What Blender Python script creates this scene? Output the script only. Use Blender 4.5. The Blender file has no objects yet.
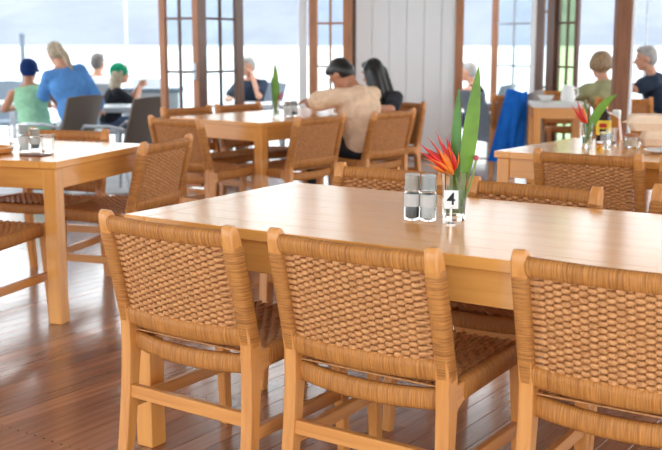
import bpy, bmesh, math, random
from mathutils import Vector, Matrix, Euler

random.seed(7)
S = bpy.context.scene
COL = S.collection
PI = math.pi
R = math.radians

# ------------------------------------------------------------------ camera
F_PX, HZ, CAM_H, CX, CY = 1040.0, 43.0, 1.27, 331.0, 225.0
TH = math.atan((CY - HZ) / F_PX)
cam_d = bpy.data.cameras.new('camera')
cam = bpy.data.objects.new('camera', cam_d)
COL.objects.link(cam)
cam.location = (0, 0, CAM_H)
cam.rotation_euler = (PI / 2 - TH, 0, 0)
cam_d.sensor_width = 36.0
cam_d.lens = F_PX / 662 * 36.0
cam_d.clip_end = 6000
cam_d.dof.use_dof = True
cam_d.dof.focus_distance = 3.0
cam_d.dof.aperture_fstop = 5.0
S.camera = cam

# ------------------------------------------------------------------ light: a bright overcast sky
W = bpy.data.worlds.new('world')
S.world = W
W.use_nodes = True
wn = W.node_tree
wn.nodes.clear()
wb = wn.nodes.new('ShaderNodeBackground')
wo = wn.nodes.new('ShaderNodeOutputWorld')
wb.inputs[0].default_value = (0.90, 0.96, 1.0, 1)
wb.inputs[1].default_value = 1.0
wn.links.new(wb.outputs[0], wo.inputs[0])
S.view_settings.view_transform = 'Standard'
S.view_settings.look = 'None'
S.view_settings.gamma = 1.0
S.view_settings.use_curve_mapping = False
S.view_settings.exposure = 1.95


# ------------------------------------------------------------------ pixel to place
def ray(x, y):
    a = (x - CX) / F_PX
    b = (CY - y) / F_PX
    return Vector((a, math.cos(TH) + b * math.sin(TH), -math.sin(TH) + b * math.cos(TH)))


def at_z(x, y, z):
    d = ray(x, y)
    t = (z - CAM_H) / d.z
    return Vector((0, 0, CAM_H)) + d * t


def at_Y(x, y, Y):
    d = ray(x, y)
    return Vector((0, 0, CAM_H)) + d * (Y / d.y)


# ------------------------------------------------------------------ materials
def newmat(name):
    m = bpy.data.materials.new(name)
    m.use_nodes = True
    nt = m.node_tree
    b = nt.nodes['Principled BSDF']
    return m, nt, b


def nd(nt, typ, **kw):
    n = nt.nodes.new(typ)
    for k, v in kw.items():
        if k.startswith('i_'):
            n.inputs[k[2:].replace('_', ' ')].default_value = v
        else:
            setattr(n, k, v)
    return n


def ramp(nt, stops):
    r = nt.nodes.new('ShaderNodeValToRGB')
    e = r.color_ramp.elements
    e[0].position, e[0].color = stops[0][0], (*stops[0][1], 1)
    e[1].position, e[1].color = stops[-1][0], (*stops[-1][1], 1)
    for p, c in stops[1:-1]:
        x = e.new(p)
        x.color = (*c, 1)
    return r


def srgb(r, g, b):
    def f(c):
        c /= 255
        return c / 12.92 if c <= .04045 else ((c + .055) / 1.055) ** 2.4
    return (f(r), f(g), f(b))


def plain(name, col, rough=.5, metal=0, bump=0, bscale=60, spec=.5, var=.12):
    m, nt, b = newmat(name)
    tc = nd(nt, 'ShaderNodeTexCoord')
    no = nd(nt, 'ShaderNodeTexNoise', i_Scale=bscale * .3, i_Detail=4.0)
    nt.links.new(tc.outputs['Object'], no.inputs['Vector'])
    lo = tuple(max(0, c * (1 - var)) for c in col)
    hi = tuple(min(1, c * (1 + var)) for c in col)
    rp = ramp(nt, [(.3, lo), (.7, hi)])
    nt.links.new(no.outputs[0], rp.inputs[0])
    nt.links.new(rp.outputs[0], b.inputs['Base Color'])
    b.inputs['Roughness'].default_value = rough
    b.inputs['Metallic'].default_value = metal
    b.inputs['Specular IOR Level'].default_value = spec
    if bump:
        n2 = nd(nt, 'ShaderNodeTexNoise', i_Scale=float(bscale), i_Detail=3.0)
        nt.links.new(tc.outputs['Object'], n2.inputs['Vector'])
        bp = nd(nt, 'ShaderNodeBump', i_Strength=bump, i_Distance=.01)
        nt.links.new(n2.outputs[0], bp.inputs['Height'])
        nt.links.new(bp.outputs[0], b.inputs['Normal'])
    return m


def wood(name, dark, mid, light, axis, rough=.4, coat=0.0, fine=55.0, long_=2.2, rnd=False):
    m, nt, b = newmat(name)
    tc = nd(nt, 'ShaderNodeTexCoord')
    mp = nd(nt, 'ShaderNodeMapping')
    sc = [fine, fine, fine]
    sc['xyz'.index(axis)] = long_
    mp.inputs['Scale'].default_value = sc
    nt.links.new(tc.outputs['Object'], mp.inputs['Vector'])
    oi = nd(nt, 'ShaderNodeObjectInfo')
    if rnd:
        mu = nd(nt, 'ShaderNodeMath', operation='MULTIPLY')
        mu.inputs[1].default_value = 37.0
        nt.links.new(oi.outputs['Random'], mu.inputs[0])
        cb = nd(nt, 'ShaderNodeCombineXYZ')
        for i in range(3):
            nt.links.new(mu.outputs[0], cb.inputs[i])
        nt.links.new(cb.outputs[0], mp.inputs['Location'])
    no = nd(nt, 'ShaderNodeTexNoise', i_Scale=1.0, i_Detail=5.0, i_Roughness=.6, i_Distortion=.6)
    nt.links.new(mp.outputs[0], no.inputs['Vector'])
    rp = ramp(nt, [(.25, dark), (.5, mid), (.78, light)])
    nt.links.new(no.outputs[0], rp.inputs[0])
    out = rp.outputs[0]
    if rnd:
        hs = nd(nt, 'ShaderNodeHueSaturation')
        mr = nd(nt, 'ShaderNodeMapRange')
        mr.inputs['To Min'].default_value = 1 - rnd
        mr.inputs['To Max'].default_value = 1 + rnd
        nt.links.new(oi.outputs['Random'], mr.inputs['Value'])
        nt.links.new(mr.outputs[0], hs.inputs['Value'])
        nt.links.new(out, hs.inputs['Color'])
        out = hs.outputs[0]
    nt.links.new(out, b.inputs['Base Color'])
    b.inputs['Roughness'].default_value = rough
    b.inputs['Coat Weight'].default_value = coat
    b.inputs['Coat Roughness'].default_value = .12
    bp = nd(nt, 'ShaderNodeBump', i_Strength=.06, i_Distance=.002)
    nt.links.new(no.outputs[0], bp.inputs['Height'])
    nt.links.new(bp.outputs[0], b.inputs['Normal'])
    return m


def cord(name, axis, dark, light, turns=300.0, bump=.7):
    """paper cord; axis = the rail's direction round which it is wound (None: woven strand)"""
    m, nt, b = newmat(name)
    tc = nd(nt, 'ShaderNodeTexCoord')
    mp = nd(nt, 'ShaderNodeMapping')
    sc = [14.0, 14.0, 14.0]
    if axis:
        sc['xyz'.index(axis)] = turns
    else:
        sc = [70.0, 70.0, 110.0]
    mp.inputs['Scale'].default_value = sc
    nt.links.new(tc.outputs['Object'], mp.inputs['Vector'])
    no = nd(nt, 'ShaderNodeTexNoise', i_Scale=1.0, i_Detail=3.0, i_Roughness=.55)
    nt.links.new(mp.outputs[0], no.inputs['Vector'])
    rp = ramp(nt, [(.32, dark), (.62, light)])
    nt.links.new(no.outputs[0], rp.inputs[0])
    nt.links.new(rp.outputs[0], b.inputs['Base Color'])
    b.inputs['Roughness'].default_value = .55
    b.inputs['Specular IOR Level'].default_value = .35
    bp = nd(nt, 'ShaderNodeBump', i_Strength=bump, i_Distance=.003)
    nt.links.new(no.outputs[0], bp.inputs['Height'])
    nt.links.new(bp.outputs[0], b.inputs['Normal'])
    return m


def glass(name, tint=(1, 1, 1), rough=0.0, ior=1.45):
    m, nt, b = newmat(name)
    b.inputs['Base Color'].default_value = (*tint, 1)
    b.inputs['Roughness'].default_value = rough
    b.inputs['IOR'].default_value = ior
    b.inputs['Transmission Weight'].default_value = 1.0
    return m


def pane_glass(name, tint):
    m, nt, b = newmat(name)
    nt.nodes.remove(b)
    out = nt.nodes['Material Output']
    tr = nd(nt, 'ShaderNodeBsdfTransparent')
    tr.inputs[0].default_value = (*tint, 1)
    gl = nd(nt, 'ShaderNodeBsdfGlossy')
    gl.inputs['Roughness'].default_value = .02
    fr = nd(nt, 'ShaderNodeLayerWeight', i_Blend=.12)
    mx = nd(nt, 'ShaderNodeMixShader')
    nt.links.new(fr.outputs[0], mx.inputs[0])
    nt.links.new(tr.outputs[0], mx.inputs[1])
    nt.links.new(gl.outputs[0], mx.inputs[2])
    nt.links.new(mx.outputs[0], out.inputs[0])
    return m


M = {}
OD, OM, OL = (.50, .18, .040), (.63, .25, .060), (.71, .32, .090)
for ax in 'xyz':
    M['oak_' + ax] = wood('oak_' + ax, OD, OM, OL, ax, rough=.36, coat=.15, fine=45, long_=2.5)
TD, TM, TL = (.70, .285, .062), (.78, .335, .080), (.83, .385, .105)
for ax in 'xyz':
    M['table_' + ax] = wood('table_' + ax, TD, TM, TL, ax, rough=.21, coat=.06, fine=38, long_=1.6, rnd=.05)
CD, CL = (.25, .078, .015), (.58, .228, .050)
M['cord'] = cord('cord_strand', None, (.42, .165, .052), (.64, .29, .108), bump=.2)
for ax in 'xyz':
    M['wrap_' + ax] = cord('cord_wrap_' + ax, ax, CD, CL, turns=520)
M['frame_wood'] = wood('frame_wood', (.075, .026, .012), (.13, .048, .022), (.19, .075, .036), 'z', rough=.35, coat=.2, fine=40)
M['frame_orange'] = wood('frame_orange', (.27, .09, .028), (.40, .145, .045), (.50, .20, .07), 'z', rough=.4, coat=.1, fine=40)
M['column_wood'] = wood('column_wood', (.15, .05, .02), (.23, .085, .032), (.30, .12, .05), 'z', rough=.6, fine=40)
M['white_paint'] = plain('white_paint', (.87, .88, .89), .45, bscale=6, var=.02)
M['ceiling_paint'] = plain('ceiling_paint', (.80, .78, .74), .7, bscale=6, var=.02)
M['dark_void'] = plain('dark_wood', (.10, .04, .02), .5)
M['pane'] = pane_glass('window_glass', (.93, .97, .97))
M['pane_green_reflect'] = pane_glass('green_reflection_glass', (.70, .80, .58))  # garden greenery mirrored in the panes, put into the glass as a tint
M['glass'] = glass('clear_glass', (.97, .99, .98))
M['water_in'] = glass('water_in_vase', (.80, .9, .78), ior=1.33)
M['chrome'] = plain('chrome', (.75, .75, .76), .12, 1, var=.03)
M['grey_metal'] = plain('grey_metal', (.35, .37, .40), .35, .6)
M['white_card'] = plain('white_card', (.88, .88, .86), .6, var=.02)
M['black_ink'] = plain('black_ink', (.008, .008, .008), .6)
M['skin'] = plain('skin', srgb(205, 150, 122), .5, bscale=30, var=.06)
M['skin_tan'] = plain('skin_tan', srgb(180, 122, 92), .5, bscale=30, var=.06)
M['pulp'] = plain('moulded_pulp', srgb(243, 214, 184), .8, bump=.3, bscale=300, var=.05)


def cloth(name, col):
    m, nt, b = newmat(name)
    tc = nd(nt, 'ShaderNodeTexCoord')
    no = nd(nt, 'ShaderNodeTexNoise', i_Scale=9.0, i_Detail=3.0, i_Distortion=1.2)
    nt.links.new(tc.outputs['Object'], no.inputs['Vector'])
    rp = ramp(nt, [(.3, tuple(c * .86 for c in col)), (.7, tuple(min(1, c * 1.12) for c in col))])
    nt.links.new(no.outputs[0], rp.inputs[0])
    nt.links.new(rp.outputs[0], b.inputs['Base Color'])
    b.inputs['Roughness'].default_value = .85
    b.inputs['Specular IOR Level'].default_value = .2
    bp = nd(nt, 'ShaderNodeBump', i_Strength=.7, i_Distance=.03)
    nt.links.new(no.outputs[0], bp.inputs['Height'])
    nt.links.new(bp.outputs[0], b.inputs['Normal'])
    return m


def floor_mat():
    m, nt, b = newmat('floor_board')
    tc = nd(nt, 'ShaderNodeTexCoord')
    oi = nd(nt, 'ShaderNodeObjectInfo')
    mp = nd(nt, 'ShaderNodeMapping')
    mp.inputs['Scale'].default_value = (50, 2.0, 30)
    nt.links.new(tc.outputs['Object'], mp.inputs['Vector'])
    mu = nd(nt, 'ShaderNodeMath', operation='MULTIPLY')
    mu.inputs[1].default_value = 53.0
    nt.links.new(oi.outputs['Random'], mu.inputs[0])
    cb = nd(nt, 'ShaderNodeCombineXYZ')
    for i in range(3):
        nt.links.new(mu.outputs[0], cb.inputs[i])
    nt.links.new(cb.outputs[0], mp.inputs['Location'])
    no = nd(nt, 'ShaderNodeTexNoise', i_Scale=1.0, i_Detail=5.0, i_Distortion=.5)
    nt.links.new(mp.outputs[0], no.inputs['Vector'])
    rp = ramp(nt, [(.25, (.20, .074, .038)), (.5, (.285, .114, .060)), (.8, (.37, .168, .094))])
    nt.links.new(no.outputs[0], rp.inputs[0])
    r2 = ramp(nt, [(0, (.74, .70, .68)), (.45, (1, 1, 1)), (.8, (1.0, 1.0, 1.0)), (1, (1.0, 1.0, 1.0))])
    r2.color_ramp.elements[3].color = (1.3, 1.28, 1.2, 1)
    nt.links.new(oi.outputs['Random'], r2.inputs[0])
    mx = nd(nt, 'ShaderNodeMix', data_type='RGBA', blend_type='MULTIPLY')
    mx.inputs[0].default_value = 1.0
    nt.links.new(rp.outputs[0], mx.inputs[6])
    nt.links.new(r2.outputs[0], mx.inputs[7])
    # nail heads: two per board, in rows across the boards
    sp = nd(nt, 'ShaderNodeSeparateXYZ')
    nt.links.new(tc.outputs['Object'], sp.inputs[0])

    def mth(op, a, v=None, b2=None):
        n = nd(nt, 'ShaderNodeMath', operation=op)
        nt.links.new(a, n.inputs[0])
        if v is not None:
            n.inputs[1].default_value = v
        if b2 is not None:
            nt.links.new(b2, n.inputs[1])
        return n.outputs[0]
    fx = mth('FRACT', mth('DIVIDE', sp.outputs[0], BW / 2))
    fx = mth('MULTIPLY', mth('SUBTRACT', fx, .5), BW / 2)
    fy = mth('FRACT', mth('DIVIDE', sp.outputs[1], .6))
    fy = mth('MULTIPLY', mth('SUBTRACT', fy, .5), .6)
    d2 = mth('ADD', mth('MULTIPLY', fx, None, fx), None, mth('MULTIPLY', fy, None, fy))
    lt = mth('LESS_THAN', d2, .0042 ** 2)
    mx2 = nd(nt, 'ShaderNodeMix', data_type='RGBA')
    nt.links.new(lt, mx2.inputs[0])
    nt.links.new(mx.outputs[2], mx2.inputs[6])
    mx2.inputs[7].default_value = (.03, .015, .01, 1)
    nt.links.new(mx2.outputs[2], b.inputs['Base Color'])
    b.inputs['Roughness'].default_value = .26
    b.inputs['Coat Weight'].default_value = .6
    b.inputs['Coat Roughness'].default_value = .13
    n3 = nd(nt, 'ShaderNodeTexNoise', i_Scale=9.0, i_Detail=2.0)
    nt.links.new(tc.outputs['Object'], n3.inputs['Vector'])
    bp = nd(nt, 'ShaderNodeBump', i_Strength=.12, i_Distance=.004)
    nt.links.new(n3.outputs[0], bp.inputs['Height'])
    nt.links.new(bp.outputs[0], b.inputs['Normal'])
    return m


# ------------------------------------------------------------------ mesh helpers
class MB:
    def __init__(s):
        s.v, s.f = [], []

    def add(s, vs, fs, mat=None):
        o = len(s.v)
        s.v += [tuple(mat @ Vector(p)) if mat else tuple(p) for p in vs]
        s.f += [tuple(i + o for i in f) for f in fs]
        return s

    def box(s, x0, x1, y0, y1, z0, z1, bev=0.0, mat=None, seg=1):
        bm = bmesh.new()
        bmesh.ops.create_cube(bm, size=1)
        bmesh.ops.scale(bm, vec=(x1 - x0, y1 - y0, z1 - z0), verts=bm.verts)
        bmesh.ops.translate(bm, vec=((x0 + x1) / 2, (y0 + y1) / 2, (z0 + z1) / 2), verts=bm.verts)
        if bev:
            bmesh.ops.bevel(bm, geom=bm.edges[:], offset=bev, segments=seg, affect='EDGES', profile=.5)
        bm.verts.index_update()
        s.add([v.co.copy() for v in bm.verts], [[v.index for v in f.verts] for f in bm.faces], mat)
        bm.free()
        return s

    def sweep(s, path, secs, side=None, cap=True, mat=None):
        """path: points; secs: one 2-D section per point (or one for all); side: reference side vector"""
        n = len(path)
        P = [Vector(p) for p in path]
        if not isinstance(secs[0][0], (list, tuple)):
            secs = [secs] * n
        k = len(secs[0])
        vs = []
        last = None
        for i in range(n):
            t = (P[min(i + 1, n - 1)] - P[max(i - 1, 0)]).normalized()
            ref = Vector(side) if side is not None else (last or (Vector((0, 0, 1)) if abs(t.z) < .9 else Vector((1, 0, 0))))
            a = (ref - t * ref.dot(t)).normalized()
            b = t.cross(a)
            last = a
            for (p, q) in secs[i]:
                vs.append(P[i] + a * p + b * q)
        fs = []
        for i in range(n - 1):
            for j in range(k):
                j2 = (j + 1) % k
                fs.append((i * k + j, i * k + j2, (i + 1) * k + j2, (i + 1) * k + j))
        if cap:
            fs.append(tuple(range(k - 1, -1, -1)))
            fs.append(tuple((n - 1) * k + j for j in range(k)))
        return s.add(vs, fs, mat)

    def tube(s, path, r, k=8, mat=None, cap=True):
        rs = r if isinstance(r, (list, tuple)) else [r] * len(path)
        return s.sweep(path, [[(q * math.cos(2 * PI * j / k), q * math.sin(2 * PI * j / k)) for j in range(k)] for q in rs], cap=cap, mat=mat)

    def lathe(s, prof, k=24, mat=None, closed=False):
        vs, fs = [], []
        n = len(prof)
        for (r, z) in prof:
            for j in range(k):
                a = 2 * PI * j / k
                vs.append((r * math.cos(a), r * math.sin(a), z))
        m = n if closed else n - 1
        for i in range(m):
            for j in range(k):
                j2 = (j + 1) % k
                i2 = (i + 1) % n
                fs.append((i * k + j, i * k + j2, i2 * k + j2, i2 * k + j))
        if not closed:
            fs.append(tuple(range(k - 1, -1, -1)))
            fs.append(tuple((n - 1) * k + j for j in range(k)))
        return s.add(vs, fs, mat)

    def ball(s, c, r, u=14, v=9, mat=None, rot=None):
        r = (r, r, r) if not isinstance(r, (list, tuple)) else r
        vs, fs = [], []
        for i in range(1, v):
            a = PI * i / v
            for j in range(u):
                b = 2 * PI * j / u
                vs.append(Vector((r[0] * math.sin(a) * math.cos(b), r[1] * math.sin(a) * math.sin(b), r[2] * math.cos(a))))
        vs.append(Vector((0, 0, r[2])))
        vs.append(Vector((0, 0, -r[2])))
        if rot:
            vs = [rot @ p for p in vs]
        vs = [p + Vector(c) for p in vs]
        T, B = len(vs) - 2, len(vs) - 1
        for i in range(v - 2):
            for j in range(u):
                j2 = (j + 1) % u
                fs.append((i * u + j, (i + 1) * u + j, (i + 1) * u + j2, i * u + j2))
        for j in range(u):
            fs.append((T, j, (j + 1) % u))
            fs.append((B, (v - 2) * u + (j + 1) % u, (v - 2) * u + j))
        return s.add(vs, fs, mat)

    def cap(s, p, q, r0, r1, k=12):
        """tapered capsule"""
        p, q = Vector(p), Vector(q)
        d = (q - p)
        L = d.length
        if L < 1e-6:
            return s.ball(p, r0)
        d /= L
        pts, rs = [], []
        for a in (-80, -55, -25):
            pts.append(p + d * r0 * math.sin(R(a)))
            rs.append(r0 * math.cos(R(a)))
        pts.append(p)
        rs.append(r0)
        pts.append(q)
        rs.append(r1)
        for a in (25, 55, 80):
            pts.append(q + d * r1 * math.sin(R(a)))
            rs.append(r1 * math.cos(R(a)))
        return s.tube(pts, rs, k)

    def mesh(s, name, mat, smooth=False, auto=None):
        me = bpy.data.meshes.new(name)
        me.from_pydata(s.v, [], s.f)
        me.validate()
        bm = bmesh.new()
        bm.from_mesh(me)
        bmesh.ops.recalc_face_normals(bm, faces=bm.faces)
        if smooth:
            for f in bm.faces:
                f.smooth = True
            lim = R(auto or 38)
            for e in bm.edges:
                if len(e.link_faces) == 2 and e.calc_face_angle(0) > lim:
                    e.smooth = False
        bm.to_mesh(me)
        bm.free()
        me.materials.append(mat)
        return me

    def build(s, name, mat, parent=None, smooth=False, auto=None, label=None, kind=None):
        o = bpy.data.objects.new(name, s.mesh(name, M[mat] if isinstance(mat, str) else mat, smooth, auto))
        COL.objects.link(o)
        if parent:
            o.parent = parent
        if label:
            o['label'] = label
        if kind:
            o['kind'] = kind
        return o


def empty(name, loc=(0, 0, 0), rz=0.0):
    o = bpy.data.objects.new(name, None)
    o.empty_display_size = .1
    COL.objects.link(o)
    o.location = loc
    o.rotation_euler = (0, 0, rz)
    return o


def tag(o, label, cat, group=None):
    o['label'] = label
    o['category'] = cat
    if group:
        o['group'] = group
    return o


def struct(o, label=None):
    o['kind'] = 'structure'
    if label:
        o['label'] = label
    return o


def copy_tree(o, parent=None):
    c = o.copy()
    COL.objects.link(c)
    if parent:
        c.parent = parent
    for ch in list(o.children):
        copy_tree(ch, c)
    return c


def rsec(a, b, c=.25):
    """chamfered rectangle, half sizes a (side) and b"""
    m = min(a, b) * c
    return [(a, -b + m), (a, b - m), (a - m, b), (-a + m, b), (-a, b - m), (-a, -b + m), (-a + m, -b), (a - m, -b)]


def osec(a, b, k=12, p=.72):
    """super-ellipse section"""
    out = []
    for j in range(k):
        t = 2 * PI * (j + .5) / k
        c, s_ = math.cos(t), math.sin(t)
        out.append((a * math.copysign(abs(c) ** p, c), b * math.copysign(abs(s_) ** p, s_)))
    return out


# ------------------------------------------------------------------ setting: ground
BW = .085
BOARD_YAW = R(-35)
M['floor'] = floor_mat()
POLY = [(-7, 1.2), (-7, 8.5), (-1.62, 8.75), (.12, 11.62), (1.45, 11.62), (2.25, 11.5), (6.5, 11.2), (6.5, 1.2)]


def inside(x, y):
    c = False
    n = len(POLY)
    for i in range(n):
        x1, y1 = POLY[i]
        x2, y2 = POLY[(i + 1) % n]
        if (y1 > y) != (y2 > y) and x < (x2 - x1) * (y - y1) / (y2 - y1) + x1:
            c = not c
    return c


def prism_poly(poly, z0, z1):
    n = len(poly)
    mb = MB()
    mb.add([(x, y, z0) for x, y in poly] + [(x, y, z1) for x, y in poly],
           [tuple(range(n - 1, -1, -1)), tuple(range(n, 2 * n))] + [(i, (i + 1) % n, n + (i + 1) % n, n + i) for i in range(n)])
    return mb


floor = struct(prism_poly(POLY, -.12, -.02).build('floor', 'dark_void'), 'polished red-brown timber board floor')
fl_rot = Matrix.Rotation(BOARD_YAW, 4, 'Z')
fl_inv = fl_rot.inverted()
cands = []
for i in range(-110, 110):
    xc = (i + .5) * BW
    ys = [j * .05 for j in range(-120, 320)]
    ins = [y for y in ys if inside(*(fl_rot @ Vector((xc, y, 0))).to_2d())]
    if len(ins) < 4:
        continue
    y = ins[0] - random.random() * 2.5
    while y < ins[-1]:
        L = random.uniform(2.2, 4.2)
        a, b = max(y, ins[0]), min(y + L, ins[-1])
        y += L
        if b - a > .1:
            cands.append((i, a, b))


def seen(i, a, b):
    """nearest distance at which the board is inside the picture, else None"""
    best = None
    for k in range(9):
        p = fl_rot @ Vector(((i + .5) * BW, a + (b - a) * k / 8, 0))
        if p.y < 1.5:
            continue
        px = CX + F_PX * p.x / (p.y * math.cos(TH) + CAM_H * math.sin(TH))
        if -60 < px < 722 and p.y > 2.3:
            best = p.y if best is None else min(best, p.y)
    return best


ranked = sorted([(seen(*c) or 99 + abs(c[0]), c) for c in cands])
board_rest = MB()
for n, (d, (i, a, b)) in enumerate(ranked):
    mb = MB() if (n < 290 and d < 90) else board_rest
    mb.box(i * BW + .0006, (i + 1) * BW - .0006, a + .0006, b - .0006, -.02, 0, .0012)
    if mb is not board_rest:
        o = mb.build('floor_board', 'floor', floor)
        o.rotation_euler = (0, 0, BOARD_YAW)
o = board_rest.build('floor_boards_beyond', 'floor', floor, kind='stuff')
o.rotation_euler = (0, 0, BOARD_YAW)

for k in range(1, 6):
    (x0, y0), (x1, y1) = POLY[k], POLY[k + 1]
    if k == 3:
        continue
    p, q = Vector((x0, y0, 0)), Vector((x1, y1, 0))
    L = (q - p).length
    o = MB().box(0, L, -.05, .07, -.03, .006, .003).build('trim_%d' % k, 'frame_wood')
    o.location = p
    o.rotation_euler = (0, 0, math.atan2(y1 - y0, x1 - x0))
    struct(o, 'timber door threshold strip at the floor edge')

M['deck'] = wood('deck_board', (.36, .36, .36), (.46, .46, .46), (.56, .56, .55), 'x', rough=.5, fine=14, long_=.6)
struct(MB().box(-14, 14, 6.5, 15.5, -.30, -.125, .01).build('deck', 'deck'), 'pale weathered deck outside the doors')

# water, far shore
mw, nt, b = newmat('lake_water')
b.inputs['Base Color'].default_value = (.55, .62, .66, 1)
b.inputs['Roughness'].default_value = .32
b.inputs['IOR'].default_value = 1.33
no = nd(nt, 'ShaderNodeTexNoise', i_Scale=.6, i_Detail=4.0)
tc = nd(nt, 'ShaderNodeTexCoord')
nt.links.new(tc.outputs['Object'], no.inputs['Vector'])
bp = nd(nt, 'ShaderNodeBump', i_Strength=.4, i_Distance=.3)
nt.links.new(no.outputs[0], bp.inputs['Height'])
nt.links.new(bp.outputs[0], b.inputs['Normal'])
struct(MB().box(-2500, 2500, -400, 3600, -3.0, -1.6).build('water', mw), 'bright still lake water reaching to the far shore')

mh, nt, b = newmat('hazy_forest_hill')
tc = nd(nt, 'ShaderNodeTexCoord')
no = nd(nt, 'ShaderNodeTexNoise', i_Scale=.012, i_Detail=8.0, i_Roughness=.7)
nt.links.new(tc.outputs['Object'], no.inputs['Vector'])
rp = ramp(nt, [(.35, (.125, .145, .215)), (.65, (.20, .225, .30))])  # blue of the distance haze is put into the woodland colour
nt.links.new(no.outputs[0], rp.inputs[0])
nt.links.new(rp.outputs[0], b.inputs['Base Color'])
b.inputs['Roughness'].default_value = 1.0
b.inputs['Specular IOR Level'].default_value = 0
hill = MB()
NX, NY = 90, 14
vs, fs = [], []
for i in range(NX + 1):
    u = i / NX
    x = -1900 + 3600 * u
    y0 = 1500 - 900 * u
    for j in range(NY + 1):
        t = j / NY
        h = (215 - 125 * u) * math.sin(t * PI / 2) * (.75 + .25 * math.sin(x * .004 + 1) + .12 * math.sin(x * .017)) + (random.random() - .5) * 5 * (0 < j)
        vs.append((x + (random.random() - .5) * 10, y0 + 700 * t + 25 * math.sin(x * .02), -2.0 + max(0, h)))
for i in range(NX):
    for j in range(NY):
        a = i * (NY + 1) + j
        fs.append((a, a + NY + 1, a + NY + 2, a + 1))
hill.add(vs, fs)
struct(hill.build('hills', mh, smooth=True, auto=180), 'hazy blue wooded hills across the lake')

# air haze over the lake
mz, nt, b = newmat('lake_haze')
nt.nodes.remove(b)
vsc = nd(nt, 'ShaderNodeVolumeScatter')
vsc.inputs['Color'].default_value = (.76, .84, 1.0, 1)
vsc.inputs['Density'].default_value = .00035
nt.links.new(vsc.outputs[0], nt.nodes['Material Output'].inputs['Volume'])
struct(MB().box(-2200, 2200, 120, 2400, -1.5, 190).build('haze', mz), 'pale air haze hanging over the lake')

# ceiling over the room
ceil = struct(MB().box(-7, 7, -3.5, 11.9, 2.95, 3.05).build('ceiling', 'ceiling_paint'), 'pale painted ceiling above the dining room')

# ------------------------------------------------------------------ setting: back wall, posts, glazed doors
def span(px0, Y0, px1, Y1):
    a, b = at_Y(px0, 120, Y0), at_Y(px1, 120, Y1)
    return Vector((a.x, Y0, 0)), Vector((b.x, Y1, 0))


def place(o, p, q):
    o.location = p
    o.rotation_euler = (0, 0, math.atan2(q.y - p.y, q.x - p.x))
    return (q - p).length


p, q = span(354, 11.62, 457, 11.62)
L = (q - p).length
wall = MB().box(0, L, .02, .14, 0, 2.95).build('wall_back', 'white_paint')
place(wall, p, q)
struct(wall, 'white painted wall of vertical boards')
nb = 6
for i in range(nb):
    w = L / nb
    MB().box(i * w + .002, (i + 1) * w - .002, -.004, .02, 0, 2.95, .004).build('wall_board', 'white_paint', wall)
bb = MB().box(0, L, -.016, -.004, 0, .05, .003).build('baseboard_back', 'frame_wood')
place(bb, p, q)
struct(bb, 'dark red-brown skirting along the white wall')


def post(name, px0, px1, Y, mat, label, depth=.12, z1=2.95):
    p, q = span(px0, Y, px1, Y)
    o = MB().box(0, (q - p).length, 0, depth, 0, z1, .006).build(name, mat)
    place(o, p, q)
    return struct(o, label)


post('trim_6', 299, 307, 11.55, 'white_paint', 'white door jamb left of the folded glazed door')
post('trim_7', 350, 355.5, 11.60, 'dark_void', 'dark strip standing for the shaded gap where the white wall begins')  # added dark strip: shade of the gap beside the wall, as colour
post('trim_8', 454, 462, 11.58, 'frame_orange', 'orange timber jamb at the right end of the white wall')
post('trim_9', 613.5, 627, 8.55, 'column_wood', 'square timber column in front of the seated couple', .13)
post('trim_10', 627.3, 631, 8.56, 'white_paint', 'thin white strip fixed beside the timber column', .05)
post('trim_11', 127.7, 129.7, 13.5, 'white_paint', 'slim white verandah post above the green cap', .05)


def leaf(name, px0, Y0, px1, Y1, label, mats, st=.085, cols=2, z_rows=(.6, 1.0, 1.5, 2.0), mun=.022, z1=2.4, handle=None, thick=.04, glz='pane'):
    p, q = span(px0, Y0, px1, Y1)
    o = empty(name)
    L = place(o, p, q)
    struct(o, label)
    z0 = .012
    ms, mm = mats
    MB().box(0, st, 0, thick, z0, z1, .004).build('stile', ms[0], o)
    MB().box(L - st, L, 0, thick, z0, z1, .004).build('stile', ms[1], o)
    MB().box(st, L - st, 0, thick, z0, .16, .004).build('rail', ms[0], o)
    MB().box(st, L - st, 0, thick, z1 - .09, z1, .004).build('rail', ms[0], o)
    zs = [.16] + list(z_rows) + [z1 - .09]
    for z in z_rows:
        MB().box(st, L - st, .006, thick - .006, z - mun / 2, z + mun / 2, .003).build('muntin', mm, o)
    w = (L - 2 * st) / cols
    for c in range(1, cols):
        MB().box(st + c * w - mun / 2, st + c * w + mun / 2, .006, thick - .006, .16, z1 - .09, .003).build('muntin', mm, o)
    for c in range(cols):
        for r in range(len(zs) - 1):
            MB().box(st + c * w + mun / 2, st + (c + 1) * w - mun / 2, thick / 2 - .002, thick / 2 + .002, zs[r] + mun / 2, zs[r + 1] - mun / 2).build('pane', glz, o)
    if handle:
        MB().box(L - st * .75, L - st * .25, -.018, 0, .95, 1.1, .006).tube([(L - st * .5, -.018, 1.03), (L - st * .5, -.05, 1.03), (L - st * 1.3, -.05, 1.03)], .008, 8).build('door_handle', 'grey_metal', o)
    return o


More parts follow.
